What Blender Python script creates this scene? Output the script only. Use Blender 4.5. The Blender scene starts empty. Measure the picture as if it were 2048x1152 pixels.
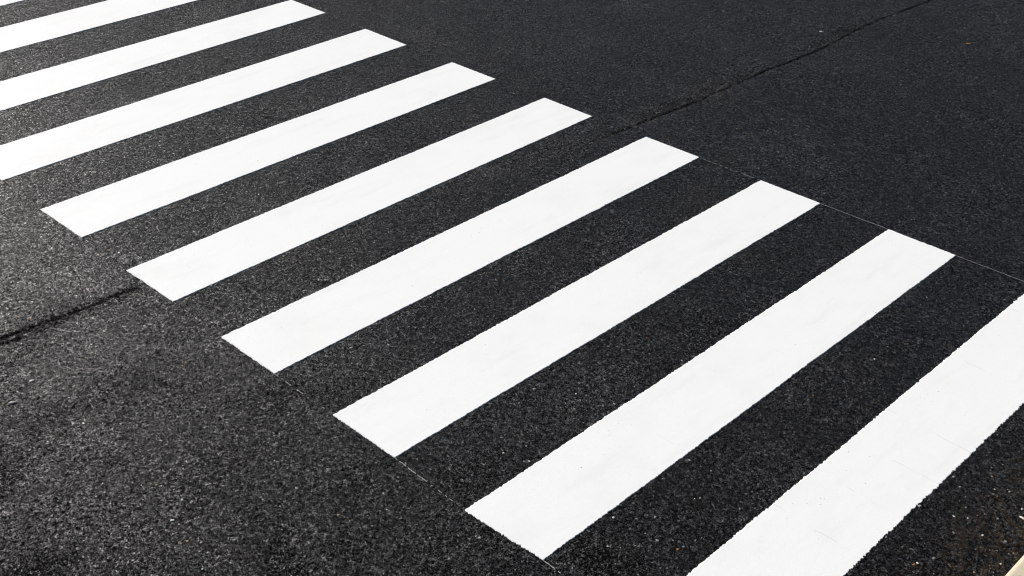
import bpy, math, random
import numpy as np
from mathutils import Vector, Matrix, noise

random.seed(7)
rng = np.random.default_rng(11)
scene = bpy.context.scene
C = scene.collection

# ------------------------------------------------------------------ helpers
def mesh_from(name, verts, faces, mat):
    me = bpy.data.meshes.new(name)
    me.from_pydata([tuple(v) for v in verts], [], faces)
    me.update()
    me.materials.append(mat)
    o = bpy.data.objects.new(name, me)
    C.objects.link(o)
    return o

def tag(o, label=None, cat=None, group=None, kind=None):
    if label: o['label'] = label
    if cat: o['category'] = cat
    if group: o['group'] = group
    if kind: o['kind'] = kind
    return o

class NT:
    """small node-tree writer"""
    def __init__(self, name):
        self.m = bpy.data.materials.new(name)
        self.m.use_nodes = True
        self.t = self.m.node_tree
        self.t.nodes.clear()
        self.out = self.t.nodes.new('ShaderNodeOutputMaterial')
    def n(self, typ, **kw):
        nd = self.t.nodes.new(typ)
        for k, v in kw.items():
            setattr(nd, k, v)
        return nd
    def put(self, sock, v):
        if isinstance(v, bpy.types.NodeSocket): self.t.links.new(v, sock)
        elif v is not None: sock.default_value = v
    def math(self, op, a, b=None, c=None, clamp=False):
        nd = self.n('ShaderNodeMath', operation=op, use_clamp=clamp)
        self.put(nd.inputs[0], a)
        if b is not None: self.put(nd.inputs[1], b)
        if c is not None: self.put(nd.inputs[2], c)
        return nd.outputs[0]
    def add(self, a, b): return self.math('ADD', a, b)
    def sub(self, a, b): return self.math('SUBTRACT', a, b)
    def mul(self, a, b): return self.math('MULTIPLY', a, b)
    def step(self, v, lo, hi, a=0.0, b=1.0, smooth=True):
        nd = self.n('ShaderNodeMapRange', interpolation_type='SMOOTHSTEP' if smooth else 'LINEAR')
        self.put(nd.inputs['Value'], v)
        for k, x in (('From Min', lo), ('From Max', hi), ('To Min', a), ('To Max', b)):
            self.put(nd.inputs[k], x)
        return nd.outputs[0]
    def noise(self, vec, scale, detail=2.0, rough=0.5, off=0.0, col=False):
        nd = self.n('ShaderNodeTexNoise')
        if off:
            va = self.n('ShaderNodeVectorMath', operation='ADD')
            self.put(va.inputs[0], vec); va.inputs[1].default_value = (off, off*1.7, off*.6)
            vec = va.outputs[0]
        self.put(nd.inputs['Vector'], vec)
        nd.inputs['Scale'].default_value = scale
        nd.inputs['Detail'].default_value = detail
        nd.inputs['Roughness'].default_value = rough
        return nd.outputs['Color' if col else 'Fac']
    def voro(self, vec, scale, feature='F1', rand=1.0):
        nd = self.n('ShaderNodeTexVoronoi', feature=feature)
        self.put(nd.inputs['Vector'], vec)
        nd.inputs['Scale'].default_value = scale
        nd.inputs['Randomness'].default_value = rand
        return nd
    def mix(self, f, a, b):
        nd = self.n('ShaderNodeMix', data_type='RGBA')
        self.put(nd.inputs[0], f)
        self.put(nd.inputs[6], a if isinstance(a, bpy.types.NodeSocket) else (*a, 1))
        self.put(nd.inputs[7], b if isinstance(b, bpy.types.NodeSocket) else (*b, 1))
        return nd.outputs[2]
    def sep(self, col):
        nd = self.n('ShaderNodeSeparateColor'); self.put(nd.inputs[0], col); return nd.outputs
    def xyz(self, v):
        nd = self.n('ShaderNodeSeparateXYZ'); self.put(nd.inputs[0], v); return nd.outputs
    def comb(self, x, y, z):
        nd = self.n('ShaderNodeCombineXYZ')
        for i, v in enumerate((x, y, z)): self.put(nd.inputs[i], v)
        return nd.outputs[0]
    def pos(self): return self.n('ShaderNodeTexCoord').outputs['Object']
    def curve(self, x, x0, x1, y0, y1, pts):
        u = self.step(x, x0, x1, 0, 1, smooth=False)
        nd = self.n('ShaderNodeFloatCurve')
        cm = nd.mapping; cv = cm.curves[0]
        P = [((a-x0)/(x1-x0), (b-y0)/(y1-y0)) for a, b in pts]
        cv.points[0].location = P[0]; cv.points[1].location = P[-1]
        for p in P[1:-1]: cv.points.new(*p)
        cm.update()
        self.put(nd.inputs['Value'], u)
        return self.math('MULTIPLY_ADD', nd.outputs[0], y1-y0, y0)

# ------------------------------------------------------------------ materials
KERB_Y = -8.132
def asphalt():
    k = NT('asphalt')
    P = k.pos()
    X, Y, _ = k.xyz(P)
    # --- the joint between the two paving strips (a line along the road)
    jy = k.curve(X, -4.0, 14.0, -5.0, -3.0,
                 [(-4, -3.56), (-1.2, -3.70), (-.36, -3.757), (-.1, -3.785), (.41, -3.815), (2.0, -4.06), (3.3, -4.27), (3.94, -4.337),
                  (4.25, -4.354), (4.63, -4.382), (5.53, -4.406), (6.17, -4.443), (6.9, -4.420), (7.9, -4.474), (14, -4.62)])
    # --- stones
    v1 = k.voro(P, 128.0); c1 = k.sep(v1.outputs['Color'])
    v2 = k.voro(P, 235.0); c2 = k.sep(v2.outputs['Color'])
    v3 = k.voro(P, 66.0);  c3 = k.sep(v3.outputs['Color'])
    wob = k.mul(k.sub(k.noise(P, 5.0, 4.0, .65), .5), .034)
    wob = k.add(wob, k.add(k.mul(k.sub(c1[0], .5), .020), k.mul(k.sub(c2[0], .5), .008)))
    s = k.add(k.sub(Y, jy), wob)                           # + : far side
    right = k.step(X, 3.55, 3.95)
    left = k.step(X, .45, .36)
    open_ = k.math('MAXIMUM', right, left)
    crossing = k.sub(1.0, open_)
    # second strand of the crack on the left, just below the first
    s2 = k.add(s, k.add(k.step(X, .18, -.22, 0.0, .060), k.mul(k.sub(k.noise(P, 9.0, 3.0, .6, off=3.1), .5), .045)))
    # --- regions of coarse, open texture
    coarse_n = k.step(k.noise(P, 1.5, 3.0, .55, off=8.0), .47, .66)
    front = k.step(k.add(k.mul(X, -.80), k.mul(Y, -.62)), 1.6, 4.2)            # the open-textured strip along the road's near left
    coarse = k.mul(coarse_n, k.add(.20, k.mul(front, .60)))
    band = k.math('EXPONENT', k.mul(-1.0, k.math('POWER', k.math('DIVIDE', k.sub(s, .07), .10), 2.0)))
    band = k.mul(band, k.step(k.noise(P, 3.0, 3.0, .6, off=5.0), .34, .60))
    coarse = k.math('MAXIMUM', coarse, k.mul(band, k.add(.46, k.mul(right, .24))))
    d1 = k.step(v1.outputs['Distance'], .62, .18)
    d2 = k.step(v2.outputs['Distance'], .60, .15)
    d3 = k.step(v3.outputs['Distance'], .50, .26)
    big = k.mul(d3, k.step(c3[0], .86, .93))               # scattered large stones
    h1 = k.mul(d1, k.add(.35, k.mul(c1[0], .65)))
    h2 = k.mul(d2, k.add(.3, k.mul(c2[0], .7)))
    vn_ = k.add(k.mul(k.noise(P, 46.0, 5.0, .68), .62), k.mul(k.noise(P, 118.0, 2.0, .6, off=31.0), .38))
    patch = k.noise(P, 3.2, 3.0, .6, off=41.0)
    thr = k.add(.425, k.add(k.mul(coarse, .055), k.mul(k.sub(patch, .5), .12)))
    thr = k.add(thr, k.mul(left, k.mul(.055, k.math('EXPONENT', k.mul(-1.0, k.math('POWER', k.math('DIVIDE', k.add(s, .02), .060), 2.0))))))
    thr = k.add(thr, k.mul(front, .018))
    pit = k.step(vn_, k.add(thr, .030), k.sub(thr, .020))
    hole = k.mul(k.step(v1.outputs['Distance'], .75, .45), k.step(c1[0], k.add(.016, k.mul(coarse, .05)), k.add(.012, k.mul(coarse, .05))))
    hole = k.mul(hole, k.step(k.noise(P, 6.0, 2.0, .5, off=21.0), .40, .52))
    hole3 = k.mul(k.step(v3.outputs['Distance'], k.add(.30, k.mul(c3[1], .25)), .22), k.step(c3[0], k.add(.022, k.mul(front, .050)), k.add(.018, k.mul(front, .050))))
    hole = k.math('MAXIMUM', hole, hole3)
    gapm = k.mul(k.step(coarse, .15, .8), k.step(v1.outputs['Distance'], .46, .60))
    pit = k.math('MAXIMUM', pit, k.math('MAXIMUM', hole, gapm))
    lump = k.sub(k.noise(P, 26.0, 3.0, .55, off=2.0), .5)
    wave = k.sub(k.noise(P, 1.1, 2.0, .5, off=1.0), .5)
    H = k.mul(h1, k.add(.0008, k.mul(coarse, .0022)))
    H = k.add(H, k.mul(h2, .0003))
    H = k.add(H, k.mul(big, k.add(.0008, k.mul(coarse, .0022))))
    H = k.sub(H, k.mul(pit, k.add(.0011, k.mul(coarse, .0022))))
    H = k.sub(H, k.mul(hole3, .0035))
    H = k.add(H, k.mul(lump, .0019))
    H = k.sub(H, k.add(.0010, k.mul(coarse, .0020)))
    H = k.add(H, k.mul(wave, .0016))
    # joint groove and step
    gn = k.noise(P, 13.0, 3.0, .6, off=4.0)
    gw = k.add(k.add(.0034, k.mul(left, .0025)), k.mul(gn, .0100))
    g = k.math('EXPONENT', k.mul(-1.0, k.math('POWER', k.math('DIVIDE', s, gw), 2.0)))
    g2 = k.math('EXPONENT', k.mul(-1.0, k.math('POWER', k.math('DIVIDE', s2, .0075), 2.0)))
    gap_on = k.math('MAXIMUM', k.step(gn, .35, .47), k.mul(left, k.step(gn, .26, .38)))
    g = k.mul(g, k.mul(gap_on, k.add(k.mul(open_, 1.0), k.mul(crossing, .10))))
    g2 = k.mul(k.mul(g2, k.step(X, .22, .08)), k.step(k.noise(P, 16.0, 2.0, .5, off=6.0), .38, .52))
    groove = k.math('MAXIMUM', g, g2)
    def branch(ax, ay, bx, by, w):
        # distance to a short side crack
        L2 = (bx-ax)**2 + (by-ay)**2
        px, py = k.sub(X, ax), k.sub(Y, ay)
        t = k.math('DIVIDE', k.add(k.mul(px, bx-ax), k.mul(py, by-ay)), L2, clamp=True)
        ex, ey = k.sub(px, k.mul(t, bx-ax)), k.sub(py, k.mul(t, by-ay))
        side = k.math('DIVIDE', k.sub(k.mul(ex, by-ay), k.mul(ey, bx-ax)), L2**.5)
        dd = k.math('SQRT', k.add(k.mul(ex, ex), k.mul(ey, ey)))
        dd = k.math('ABSOLUTE', k.add(dd, k.add(k.mul(k.sub(c1[2], .5), .008), k.mul(k.sub(k.noise(P, 30.0, 2.0), .5), .012))))
        return k.step(dd, w, w*.4)
    BR = [(0.1875, -3.5158, 0.1511, -3.6394, 0.0035), (0.1511, -3.6394, 0.1035, -3.7667, 0.0045), (-0.0453, -3.629, -0.0684, -3.7718, 0.0045)]
    for q in BR: groove = k.math('MAXIMUM', groove, k.mul(branch(*q), .8))
    H = k.sub(H, k.mul(groove, .013))
    H = k.add(H, k.mul(k.step(s, -.010, .006), k.add(k.mul(right, .0034), k.mul(left, .001))))
    # --- colour of binder and stone
    tone = k.noise(P, .55, 3.0, .5, off=13.0)
    base = k.mix(tone, (.0050, .0050, .0053), (.0074, .0074, .0076))
    g1 = k.math('POWER', c1[1], 4.0)
    g2_ = k.math('POWER', c2[1], 4.0)
    g3 = k.math('POWER', c3[2], 2.0)
    grain = k.mul(k.add(.12, k.add(k.mul(g1, 4.2), k.mul(g2_, 4.6))), k.add(.45, k.mul(g3, 1.65)))
    # closed, polished patches show a fine soft grain, open ones a harsh one
    q = k.math('MAXIMUM', k.step(k.noise(P, 1.9, 4.0, .62, off=51.0), .44, .62), coarse)
    keep = k.add(.64, k.mul(q, .36))
    grain = k.math('MULTIPLY_ADD', k.sub(grain, 1.15), keep, 1.15)
    grain = k.mul(grain, k.add(1.08, k.mul(coarse, .8)))
    gm = k.n('ShaderNodeMix', data_type='RGBA', blend_type='MULTIPLY'); gm.inputs[0].default_value = 1.0
    k.put(gm.inputs[6], base); k.put(gm.inputs[7], k.comb(grain, grain, grain))
    col = gm.outputs[2]
    # voids tar black: dark binder, with the shade inside the pits painted in
    col = k.mix(k.mul(pit, .92), col, (.0020, .0020, .0022))
    col = k.mix(k.math('MINIMUM', k.mul(groove, 1.3), 1.0), col, (.004, .004, .004))
    # worn large stones, a few pale ones
    stone = k.mix(c3[1], (.020, .020, .021), (.070, .069, .067))
    col = k.mix(k.mul(big, k.add(.25, k.mul(coarse, .75))), col, stone)
    pale1 = k.mul(d1, k.step(c1[2], .985, .992))
    col = k.mix(k.mul(pale1, k.add(.10, k.mul(coarse, .55))), col, (.17, .17, .165))
    # brown dust near the kerb and in a few faint patches
    dk = k.mul(k.step(Y, KERB_Y+.50, KERB_Y+.02), k.step(k.noise(P, 24.0, 4.0, .65, off=9.0), .42, .68))
    col = k.mix(k.mul(dk, .40), col, (.070, .048, .027))
    dp = k.mul(k.step(k.noise(P, .9, 3.0, .5, off=17.0), .56, .72), k.step(c2[2], .5, 1.0))
    col = k.mix(k.mul(dp, .30), col, (.050, .043, .033))
    speck = k.mul(d2, k.step(c2[0], .985, .99))
    scol = k.mix(k.step(c2[2], .35, .6), (.14, .085, .045), (.16, .155, .145))
    col = k.mix(k.mul(speck, k.step(Y, -4.5, -7.5, .15, .7)), col, scol)
    b = k.n('ShaderNodeBsdfPrincipled')
    k.put(b.inputs['Base Color'], col)
    k.put(b.inputs['Roughness'], k.add(k.add(.25, k.mul(front, .08)), k.mul(c1[2], .20)))
    lvl = k.mul(k.add(.045, k.mul(k.math('POWER', c2[1], 2.4), .76)), k.add(.55, k.mul(g3, 1.35)))
    lvl = k.math('MULTIPLY_ADD', k.sub(lvl, .19), keep, .19)
    lvl = k.mul(lvl, k.mul(k.sub(1.0, k.mul(front, .42)), k.add(1.0, k.mul(coarse, 1.0))))
    k.put(b.inputs['Specular IOR Level'], k.mul(k.sub(1.0, k.mul(k.math('MAXIMUM', pit, groove), .93)), lvl))
    # every stone lies at its own tilt: small facets that catch or miss the sun
    geo = k.n('ShaderNodeNewGeometry').outputs['Normal']
    tx = k.add(k.mul(k.sub(c1[0], .5), .62), k.mul(k.sub(c2[2], .5), .50))
    ty = k.add(k.mul(k.sub(c1[1], .5), .62), k.mul(k.sub(c2[0], .5), .50))
    amp = k.add(.64, k.mul(coarse, .16))
    va = k.n('ShaderNodeVectorMath', operation='ADD')
    k.put(va.inputs[0], geo); k.put(va.inputs[1], k.comb(k.mul(tx, amp), k.mul(ty, amp), 0.0))
    vn = k.n('ShaderNodeVectorMath', operation='NORMALIZE'); k.put(vn.inputs[0], va.outputs[0])
    k.put(b.inputs['Normal'], vn.outputs[0])
    k.put(k.out.inputs['Surface'], b.outputs[0])
    dn = k.n('ShaderNodeDisplacement'); dn.inputs['Midlevel'].default_value = 0; dn.inputs['Scale'].default_value = 1
    k.put(dn.inputs['Height'], H)
    k.put(k.out.inputs['Displacement'], dn.outputs[0])
    k.m.displacement_method = 'BOTH'
    return k.m

def paint():
    k = NT('white_road_paint')
    P = k.pos()
    X, Y, Z = k.xyz(P)
    rnd = k.n('ShaderNodeObjectInfo').outputs['Random']
    L = k.comb(k.mul(X, .22), Y, k.mul(rnd, 9.0))
    smear = k.step(k.noise(L, 9.0, 5.0, .62), .50, .78)
    cloud = k.step(k.noise(P, 2.6, 4.0, .6, off=2.0), .45, .75)
    col = k.mix(k.mul(smear, .24), (.80, .805, .80), (.60, .60, .585))
    col = k.mix(k.mul(cloud, .24), col, (.69, .685, .67))
    col = k.mix(k.mul(k.step(k.noise(P, 190.0, 3.0, .65, off=5.0), .50, .70), .22), col, (.58, .58, .57))
    v = k.voro(P, 95.0); c = k.sep(v.outputs['Color'])
    dot = k.mul(k.step(v.outputs['Distance'], .30, .12), k.step(c[0], .978, .985))
    dot = k.mul(dot, k.step(k.noise(P, 3.0, 3.0, .6, off=7.0), .46, .64))
    col = k.mix(k.mul(dot, .75), col, (.22, .20, .17))
    v4 = k.voro(P, 15.0); c4 = k.sep(v4.outputs['Color'])
    spot = k.mul(k.step(v4.outputs['Distance'], .075, .045), k.step(c4[0], .965, .97))
    col = k.mix(k.mul(spot, .7), col, (.16, .15, .14))
    # hairline cracks across the stripe
    w = k.add(k.mul(X, 1.0), k.add(k.mul(Y, .10), k.mul(k.sub(k.noise(P, 2.2, 4.0, .6, off=3.0), .5), .09)))
    line = k.math('ABSOLUTE', k.sub(k.math('FRACT', k.mul(w, 3.1)), .5))
    hair = k.mul(k.step(line, .0075, .002), k.step(k.noise(P, 4.5, 3.0, .6, off=12.0), .52, .62))
    hair = k.mul(hair, k.step(Y, -6.2, -7.0))
    col = k.mix(k.mul(hair, .36), col, (.36, .34, .31))
    b = k.n('ShaderNodeBsdfPrincipled')
    k.put(b.inputs['Base Color'], col)
    b.inputs['Roughness'].default_value = .62
    b.inputs['Specular IOR Level'].default_value = .3
    h = k.add(k.mul(k.noise(P, 110.0, 3.0, .6), .0007), k.mul(k.noise(P, 26.0, 3.0, .55, off=2.0), .0012))
    bp = k.n('ShaderNodeBump'); bp.inputs['Strength'].default_value = .6; bp.inputs['Distance'].default_value = 1.0
    k.put(bp.inputs['Height'], h)
    k.put(b.inputs['Normal'], bp.outputs[0])
    k.put(k.out.inputs['Surface'], b.outputs[0])
    return k.m

def chalk():
    k = NT('white_chalk')
    P = k.pos()
    col = k.mix(k.noise(P, 60.0, 3.0, .6), (.20, .20, .20), (.46, .46, .45))
    b = k.n('ShaderNodeBsdfPrincipled'); k.put(b.inputs['Base Color'], col)
    b.inputs['Roughness'].default_value = .85
    k.put(k.out.inputs['Surface'], b.outputs[0])
    return k.m

def concrete(name, c0, c1):
    k = NT(name)
    P = k.pos()
    col = k.mix(k.noise(P, 4.0, 5.0, .6), c0, c1)
    v = k.voro(P, 170.0); c = k.sep(v.outputs['Color'])
    col = k.mix(k.mul(k.step(c[0], .80, 1.0), .30), col, (.20, .17, .12))
    col = k.mix(k.mul(k.step(k.noise(P, 30.0, 4.0, .7, off=4.0), .60, .72), .45), col, (.24, .20, .14))
    b = k.n('ShaderNodeBsdfPrincipled'); k.put(b.inputs['Base Color'], col)
    b.inputs['Roughness'].default_value = .85
    bp = k.n('ShaderNodeBump'); bp.inputs['Distance'].default_value = .002; bp.inputs['Strength'].default_value = .6
    k.put(bp.inputs['Height'], k.noise(P, 160.0, 3.0, .6))
    k.put(b.inputs['Normal'], bp.outputs[0])
    k.put(k.out.inputs['Surface'], b.outputs[0])
    return k.m

def grit_mat():
    k = NT('grit_stone')
    g = k.n('ShaderNodeNewGeometry').outputs['Random Per Island']
    r = k.n('ShaderNodeValToRGB'); r.color_ramp.interpolation = 'CONSTANT'
    els = r.color_ramp.elements
    els[0].position = 0; els[0].color = (.15, .15, .15, 1)
    els[1].position = .45; els[1].color = (.28, .275, .265, 1)
    for p, c in ((.75, (.26, .19, .115, 1)), (.88, (.55, .54, .52, 1)), (.96, (.34, .16, .06, 1))):
        e = els.new(p); e.color = c
    k.put(r.inputs[0], g)
    b = k.n('ShaderNodeBsdfPrincipled'); k.put(b.inputs['Base Color'], r.outputs[0])
    b.inputs['Roughness'].default_value = .7
    k.put(k.out.inputs['Surface'], b.outputs[0])
    return k.m

def plain(name, c0, c1, rough=.6):
    k = NT(name)
    P = k.pos()
    col = k.mix(k.noise(P, 220.0, 4.0, .6), c0, c1)
    b = k.n('ShaderNodeBsdfPrincipled'); k.put(b.inputs['Base Color'], col)
    b.inputs['Roughness'].default_value = rough
    k.put(k.out.inputs['Surface'], b.outputs[0])
    return k.m

M_ASPH, M_PAINT, M_CHALK = asphalt(), paint(), chalk()
M_KERB = concrete('kerb_concrete', (.50, .43, .31), (.62, .54, .41))
M_PAVE = concrete('pavement_concrete', (.36, .34, .30), (.46, .43, .38))
M_GRIT = grit_mat()

# ------------------------------------------------------------------ camera pose
CAM = np.array([-1.3956198913100224, -8.778615259947017, 3.7992543018121028])
YAW, PITCH, ROLL, FPX = 0.80742786040858, 0.6542846695215426, 0.0380367792044313, 2151.986246472362
cam = bpy.data.cameras.new('camera')
cam.sensor_width = 36; cam.lens = 36*FPX/2048; cam.clip_start = .05; cam.clip_end = 2000
co = bpy.data.objects.new('camera', cam); C.objects.link(co)
cy, sy, cp, sp = math.cos(YAW), math.sin(YAW), math.cos(PITCH), math.sin(PITCH)
fw = Vector((cy*cp, sy*cp, -sp)); rt = Vector((sy, -cy, 0)); up = rt.cross(fw)
c_, s_ = math.cos(ROLL), math.sin(ROLL)
rt, up = c_*rt + s_*up, -s_*rt + c_*up
co.matrix_world = Matrix(((rt.x, up.x, -fw.x, CAM[0]), (rt.y, up.y, -fw.y, CAM[1]), (rt.z, up.z, -fw.z, CAM[2]), (0, 0, 0, 1)))
scene.camera = co

# ------------------------------------------------------------------ road: one sheet to the horizon, finely meshed over the crossing
def road():
    th0, th1 = YAW - math.radians(42), YAW + math.radians(42)
    fine_t = np.linspace(th0, th1, 1750)
    rest = np.linspace(th1, th0 + 2*math.pi, 90)[1:-1]
    th = np.concatenate([fine_t, rest])
    r = np.concatenate([[.4, .9, 1.4], np.geomspace(1.75, 15.0, 1500), np.geomspace(15.3, 400.0, 60)])
    nt, nr = len(th), len(r)
    co_ = np.empty((nr*nt + 1, 3), np.float32)
    R, T = np.meshgrid(r, th, indexing='ij')
    co_[:-1, 0] = (CAM[0] + R*np.cos(T)).ravel()
    co_[:-1, 1] = (CAM[1] + R*np.sin(T)).ravel()
    co_[:, 2] = 0
    co_[-1] = (CAM[0], CAM[1], 0)
    i = np.arange(nr-1)[:, None]*nt; j = np.arange(nt)[None, :]; j2 = (j+1) % nt
    q = np.stack([i+j, i+nt+j, i+nt+j2, i+j2], -1).reshape(-1, 4)
    tri = np.stack([np.full(nt, nr*nt), np.arange(nt), (np.arange(nt)+1) % nt], -1)
    loops = np.concatenate([q.ravel(), tri.ravel()]).astype(np.int32)
    start = np.concatenate([np.arange(len(q))*4, len(q)*4 + np.arange(nt)*3]).astype(np.int32)
    me = bpy.data.meshes.new('road')
    me.vertices.add(len(co_)); me.vertices.foreach_set('co', co_.ravel())
    me.loops.add(len(loops)); me.loops.foreach_set('vertex_index', loops)
    me.polygons.add(len(start)); me.polygons.foreach_set('loop_start', start)
    me.update(calc_edges=True)
    me.polygons.foreach_set('use_smooth', np.ones(len(start), bool))
    me.materials.append(M_ASPH)
    o = bpy.data.objects.new('road', me); C.objects.link(o)
    tag(o, kind='structure')
road()

# ------------------------------------------------------------------ zebra stripes
def n1(t, s): return noise.noise(Vector((t, s*7.31, s*1.7)))
def rag(t, seed, amp):
    """ragged offset of a paint edge, metres"""
    return amp*(.0026*n1(t*1.6, seed) + .0018*n1(t*14, seed+2) + .0028*n1(t*70, seed+4) + .0042*n1(t*140, seed+6)
                - .0040*max(0.0, n1(t*48, seed+9)-.22))

TOP = .0026
def stripe(corners, amps, seed):
    """corners: far-left, far-right, near-right, near-left on the road; amps: raggedness of the far, right, near, left edge"""
    P = [Vector((x, y)) for x, y in corners]
    ring = []
    for e in range(4):
        a, b = P[e], P[(e+1) % 4]
        d = (b-a); ln = d.length; d.normalize(); nrm = Vector((-d.y, d.x))   # outward is +nrm for this clockwise ring
        n = int(ln/.0032)
        for i in range(n):
            t = i/n*ln
            f = min(1.0, t/.02, (ln-t)/.02)
            p = a + d*t + nrm*(rag(t, seed+e*20, amps[e])*f)
            ring.append((p, nrm))
    N = len(ring)
    verts = []
    for p, nm in ring: verts.append((p.x, p.y, TOP + .0003*n1(p.x*3+p.y, seed)))
    for p, nm in ring:
        q = p + nm*.0020; verts.append((q.x, q.y, TOP-.0016))
    for p, nm in ring:
        q = p + nm*.0036; verts.append((q.x, q.y, -.014))
    faces = [tuple(range(N-1, -1, -1))]
    for lv in (0, 1):
        for i in range(N):
            j = (i+1) % N
            faces.append((lv*N+i, lv*N+j, (lv+1)*N+j, (lv+1)*N+i))
    return mesh_from('zebra_stripe', verts, faces, M_PAINT)

ST = [
 # far-left, far-right, near-right, near-left
 ([(-.22, .985), (3.055, .930), (3.125, .498), (-.15, .532)], (.8, .8, .8, .8),
  'farthest white stripe, only a thin sliver visible in the top left corner'),
 ([(-.10, .110), (3.200, .055), (3.272, -.402), (-.04, -.344)], (.8, .8, .8, .8),
  'far white zebra stripe cut off by the top edge before its right end shows'),
 ([(.06, -.835), (3.3473, -.8875), (3.4194, -1.3019), (.13, -1.290)], (.8, .8, .8, .8),
  'white stripe cut by the left edge, its far right corner touching the top edge'),
 ([(.19, -1.772), (3.4921, -1.779), (3.5675, -2.2377), (.2703, -2.2163)], (.8, .8, .8, .8),
  'white stripe with left end just touching the left edge, right end in view'),
 ([(.3146, -2.6975), (3.65, -2.7176), (3.7275, -3.1504), (.3763, -3.1487)], (.9, .9, 1, .9),
  'farthest white stripe with both ends in view, next beyond the stripe at the crack tip'),
 ([(.4246, -3.627), (3.8058, -3.6186), (3.8769, -4.0498), (.4866, -4.0611)], (.9, .9, 1, 1),
  'white stripe whose left end meets the tip of the dark crack at the left'),
 ([(.5332, -4.5065), (3.9591, -4.5087), (4.0316, -4.9386), (.5899, -4.9411)], (1, .9, 1, 1),
  'white stripe whose far right corner lies just below the tip of the long dark joint'),
 ([(.6428, -5.3915), (4.1217, -5.4053), (4.1914, -5.8328), (.6984, -5.8211)], (1, .9, 1.1, 1.2),
  'white zebra stripe third from the beige kerb, both ends in view'),
 ([(.7404, -6.2922), (4.2744, -6.2952), (4.3453, -6.7236), (.8163, -6.7282)], (1.1, 1, 1.1, 1.4),
  'nearest white stripe with both ends in view, its left tip close to the bottom edge'),
 ([(.86, -7.199), (4.43, -7.194), (4.50, -7.640), (.93, -7.652)], (1.2, 1, 1.5, 1.4),
  'widest white stripe, closest to the beige kerb, cut by the right and bottom edges'),
]
for i, (cs, am, lab) in enumerate(ST):
    tag(stripe(cs, am, i*3.7+1), lab, 'zebra stripe', 'white stripes of the zebra crossing')

# ------------------------------------------------------------------ setting-out lines snapped between the stripe ends
def thin_line(pts, dens, label):
    """one ribbon through the stripe corners; where it has worn away it lies below the stones, and it runs on under the paint"""
    rows = []
    for m, ((a, b), dn, wd) in enumerate(zip(pts, dens[0], dens[1])):
        a, b = Vector(a), Vector(b); ln = (b-a).length
        d = (b-a)/ln; nm = Vector((-d.y, d.x)); t = .004; on = False; left_ = 0.0
        rows.append((a, nm, .001, -.006))
        while t < ln-.004:
            if left_ <= 0:
                on = random.random() < dn + .55*n1(t*7, a.x*3+dn)
                left_ = random.uniform(.006, .030) if on else random.uniform(.008, .024)*(1.2-dn)
            c = a + d*t + nm*(.0022*n1(t*22, a.x) + random.uniform(-.0013, .0013))
            rows.append((c, nm, wd*random.uniform(.35, 1.25), .0014 if on else -.006))
            t += .004; left_ -= .004
        rows.append((b, nm, .001, -.006))
    verts, faces = [], []
    for c, nm, w, z in rows:
        for sgn, dz in ((-1, -.004), (-.8, 0), (.8, 0), (1, -.004)):
            q = c + nm*(w*sgn); verts.append((q.x, q.y, z+dz))
    for i in range(len(rows)-1):
        for j in range(3): faces.append((i*4+j, i*4+j+4, i*4+j+5, i*4+j+1))
    tag(mesh_from('chalk_line', verts, faces, M_CHALK), label, 'chalk line')

rc = [c[0] for c in ST]
thin_line([(rc[i][2], rc[i+1][1]) for i in range(2, 9)],
          ([.22, .18, .12, .30, .62, .95, .95], [.0011, .0011, .0010, .0011, .0011, .0012, .0012]),
          'thin broken white chalk line running between the right ends of the zebra stripes')
thin_line([(rc[i][3], rc[i+1][0]) for i in range(4, 9)],
          ([.40, .28, .26, .48, .06], [.0016, .0016, .0015, .0019, .0024]),
          'faint broken white chalk line between the left ends of the zebra stripes')

# ------------------------------------------------------------------ kerb and pavement
def kerb():
    # kerb stones one metre long with 6 mm joints, rounded on the road side
    prof = [(0, -.15), (0, .075)]
    for i in range(7):
        a = math.pi/2*i/6
        prof.append((-.022*(1-math.cos(a)), .075+.022*math.sin(a)))
    prof += [(-.15, .099), (-.15, -.15)]
    verts, faces = [], []
    x = -40.0
    while x < 60:
        x0, x1 = x+.003, x+.997; b = len(verts); n = len(prof)
        for X in (x0, x1):
            for dy, z in prof: verts.append((X, KERB_Y + dy - .0006*X, z))
        for i in range(n):
            j = (i+1) % n
            faces.append((b+i, b+j, b+n+j, b+n+i))
        faces.append(tuple(b+i for i in range(n-1, -1, -1))); faces.append(tuple(b+n+i for i in range(n)))
        x += 1
    tag(mesh_from('kerb', verts, faces, M_KERB), kind='structure')
    y0, y1 = KERB_Y-.16, -60
    tag(mesh_from('pavement', [(-40, y1, .094), (60, y1, .094), (60, y0-.05, .094), (-40, y0+.03, .094),
                               (-40, y1, -.1), (60, y1, -.1), (60, y0-.05, -.1), (-40, y0+.03, -.1)],
                  [(0, 1, 2, 3), (3, 2, 6, 7), (0, 4, 5, 1), (1, 5, 6, 2), (0, 3, 7, 4)], M_PAVE), kind='structure')
kerb()

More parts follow.
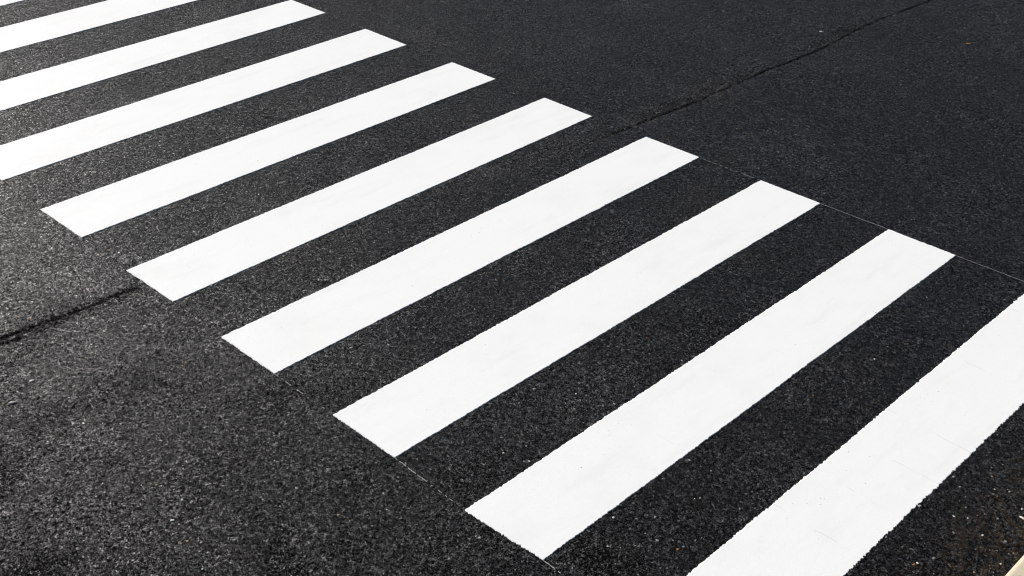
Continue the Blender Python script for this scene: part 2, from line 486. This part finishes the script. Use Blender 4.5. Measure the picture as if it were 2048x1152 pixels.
# ------------------------------------------------------------------ loose grit and a few single pebbles
ICO = None
def pebble_geo(c, s, flat, seed, long=1.0, rot=0.0):
    """an irregular little stone: 12 jittered points"""
    t = (1+5**.5)/2
    V = [(-1,t,0),(1,t,0),(-1,-t,0),(1,-t,0),(0,-1,t),(0,1,t),(0,-1,-t),(0,1,-t),(t,0,-1),(t,0,1),(-t,0,-1),(-t,0,1)]
    F = [(0,11,5),(0,5,1),(0,1,7),(0,7,10),(0,10,11),(1,5,9),(5,11,4),(11,10,2),(10,7,6),(7,1,8),(3,9,4),(3,4,2),(3,2,6),(3,6,8),(3,8,9),(4,9,5),(2,4,11),(6,2,10),(8,6,7),(9,8,1)]
    r = random.Random(seed); out = []
    cr, sr = math.cos(rot), math.sin(rot)
    for v in V:
        k = s/1.9*r.uniform(.72, 1.15)
        x, y, z = v[0]*k*long, v[1]*k, v[2]*k*flat
        out.append((c[0]+x*cr-y*sr, c[1]+x*sr+y*cr, c[2]+z))
    return out, F

def on_paint(x, y):
    for cs, _, _ in ST:
        if cs[2][1]-.012 < y < cs[0][1]+.012 and cs[0][0]-.02 < x < cs[2][0]+.02: return True
    return False

def grit():
    verts, faces = [], []
    n = 0
    while n < 2600:
        th = YAW + random.uniform(-.75, .75); r = math.sqrt(random.uniform(2.2**2, 12.5**2))
        if random.random() < .45: r = random.uniform(2.2, 8)
        x, y = CAM[0]+r*math.cos(th), CAM[1]+r*math.sin(th)
        if random.random() < .12: x, y = random.uniform(.5, 4.5), KERB_Y + .02 + abs(random.gauss(0, .22))
        if y < KERB_Y+.01 or on_paint(x, y): continue
        if noise.noise(Vector((x*.7, y*.7, 3))) < random.uniform(-.5, .25): continue
        s = min(.0052, .0013 + random.expovariate(1/.0011))
        if -.80*x - .62*y > 2.3 and random.random() < .22: s = random.uniform(.0045, .0075)
        v, f = pebble_geo((x, y, .0002), s, .6, n, random.uniform(1, 1.7), random.uniform(0, 6.3))
        b = len(verts); verts += v; faces += [tuple(b+i for i in q) for q in f]
        n += 1
    tag(mesh_from('grit', verts, faces, M_GRIT), 'loose pale and tan grit scattered over the black asphalt', 'grit', kind='stuff')
grit()

WHITE = plain('pale_stone', (.50, .50, .48), (.70, .69, .67))
GREYS = plain('grey_stone', (.16, .16, .165), (.26, .26, .26))
TAN = plain('tan_stone', (.42, .30, .15), (.55, .42, .25))
RUST = plain('rusty_leaf', (.22, .09, .035), (.34, .16, .07))
def single(name, x, y, s, flat, long, rot, mat, label, cat, seed):
    v, f = pebble_geo((0, 0, 0), s, flat, seed, long, rot)
    o = mesh_from(name, v, f, mat)
    o.location = (x, y, .001 + s*flat*.35)
    tag(o, label, cat)
single('pebble', -.3756, -4.1916, .0085, .6, 1.8, -.55, WHITE, 'elongated pale pebble by the left edge, a little below the dark crack', 'pebble', 1)
single('pebble', -.5148, -4.2858, .0110, .5, 2.0, -.6, GREYS, 'long grey pebble on the open asphalt at the left edge', 'pebble', 2)
single('pebble', -.2848, -5.4802, .0068, .6, 1.7, -.7, WHITE, 'bright white pebble on the coarse asphalt at lower left', 'pebble', 3)
single('pebble', -.2375, -5.2428, .0050, .6, 1.4, -.3, TAN, 'small orange-tan pebble on the asphalt at lower left', 'pebble', 4)
single('pebble', -.2932, -5.6292, .0052, .7, 1.1, .3, TAN, 'dull yellow round pebble near the bottom edge at lower left', 'pebble', 5)
single('pebble', -.3200, -5.8055, .0050, .8, 1.0, .3, WHITE, 'tiny round white pebble almost on the bottom edge', 'pebble', 6)
single('pebble', 1.3373, -7.0873, .0058, .7, 1.3, -.6, GREYS, 'grey pebble in the dark gap beside the widest stripe', 'pebble', 7)
single('pebble', 1.0835, -6.8628, .0042, .7, 1.4, -.8, WHITE, 'small cream pebble below the left tip of the nearest whole stripe', 'pebble', 8)
single('flake', 6.4988, -4.2387, .0100, .25, 2.2, -.45, WHITE, 'small white flake on the asphalt just above the long dark joint', 'flake', 9)
single('flake', 2.6560, -8.0112, .0075, .3, 2.4, 1.6, WHITE, 'white paint flake lying against the right edge above the beige kerb', 'flake', 10)
single('leaf', 7.2941, -5.1823, .0110, .2, 2.6, -.7, RUST, 'tiny rust brown dry leaf on the dark asphalt at upper right', 'leaf', 11)

# ------------------------------------------------------------------ light
AZ, EL = math.radians(98), math.radians(37)
sdir = Vector((math.cos(AZ)*math.cos(EL), math.sin(AZ)*math.cos(EL), math.sin(EL)))
sl = bpy.data.lights.new('sun', 'SUN'); sl.energy = 4.9; sl.angle = math.radians(.53); sl.color = (1.0, .972, .93)
so = bpy.data.objects.new('sun', sl); C.objects.link(so)
so.rotation_euler = sdir.to_track_quat('Z', 'Y').to_euler()
so.location = (0, 0, 30)
w = bpy.data.worlds.new('World'); scene.world = w; w.use_nodes = True
nt = w.node_tree; bg = nt.nodes['Background']
sky = nt.nodes.new('ShaderNodeTexSky'); sky.sky_type = 'NISHITA'; sky.sun_disc = False
sky.sun_elevation = EL; sky.sun_rotation = math.pi/2 - AZ
sky.air_density = 1.0; sky.dust_density = 2.0; sky.ozone_density = 1.0
nt.links.new(sky.outputs[0], bg.inputs[0]); bg.inputs[1].default_value = .05

scene.cycles.filter_width = 1.05
vs = scene.view_settings
vs.view_transform = 'Standard'; vs.look = 'None'; vs.gamma = 1; vs.exposure = 0.10; vs.use_curve_mapping = False
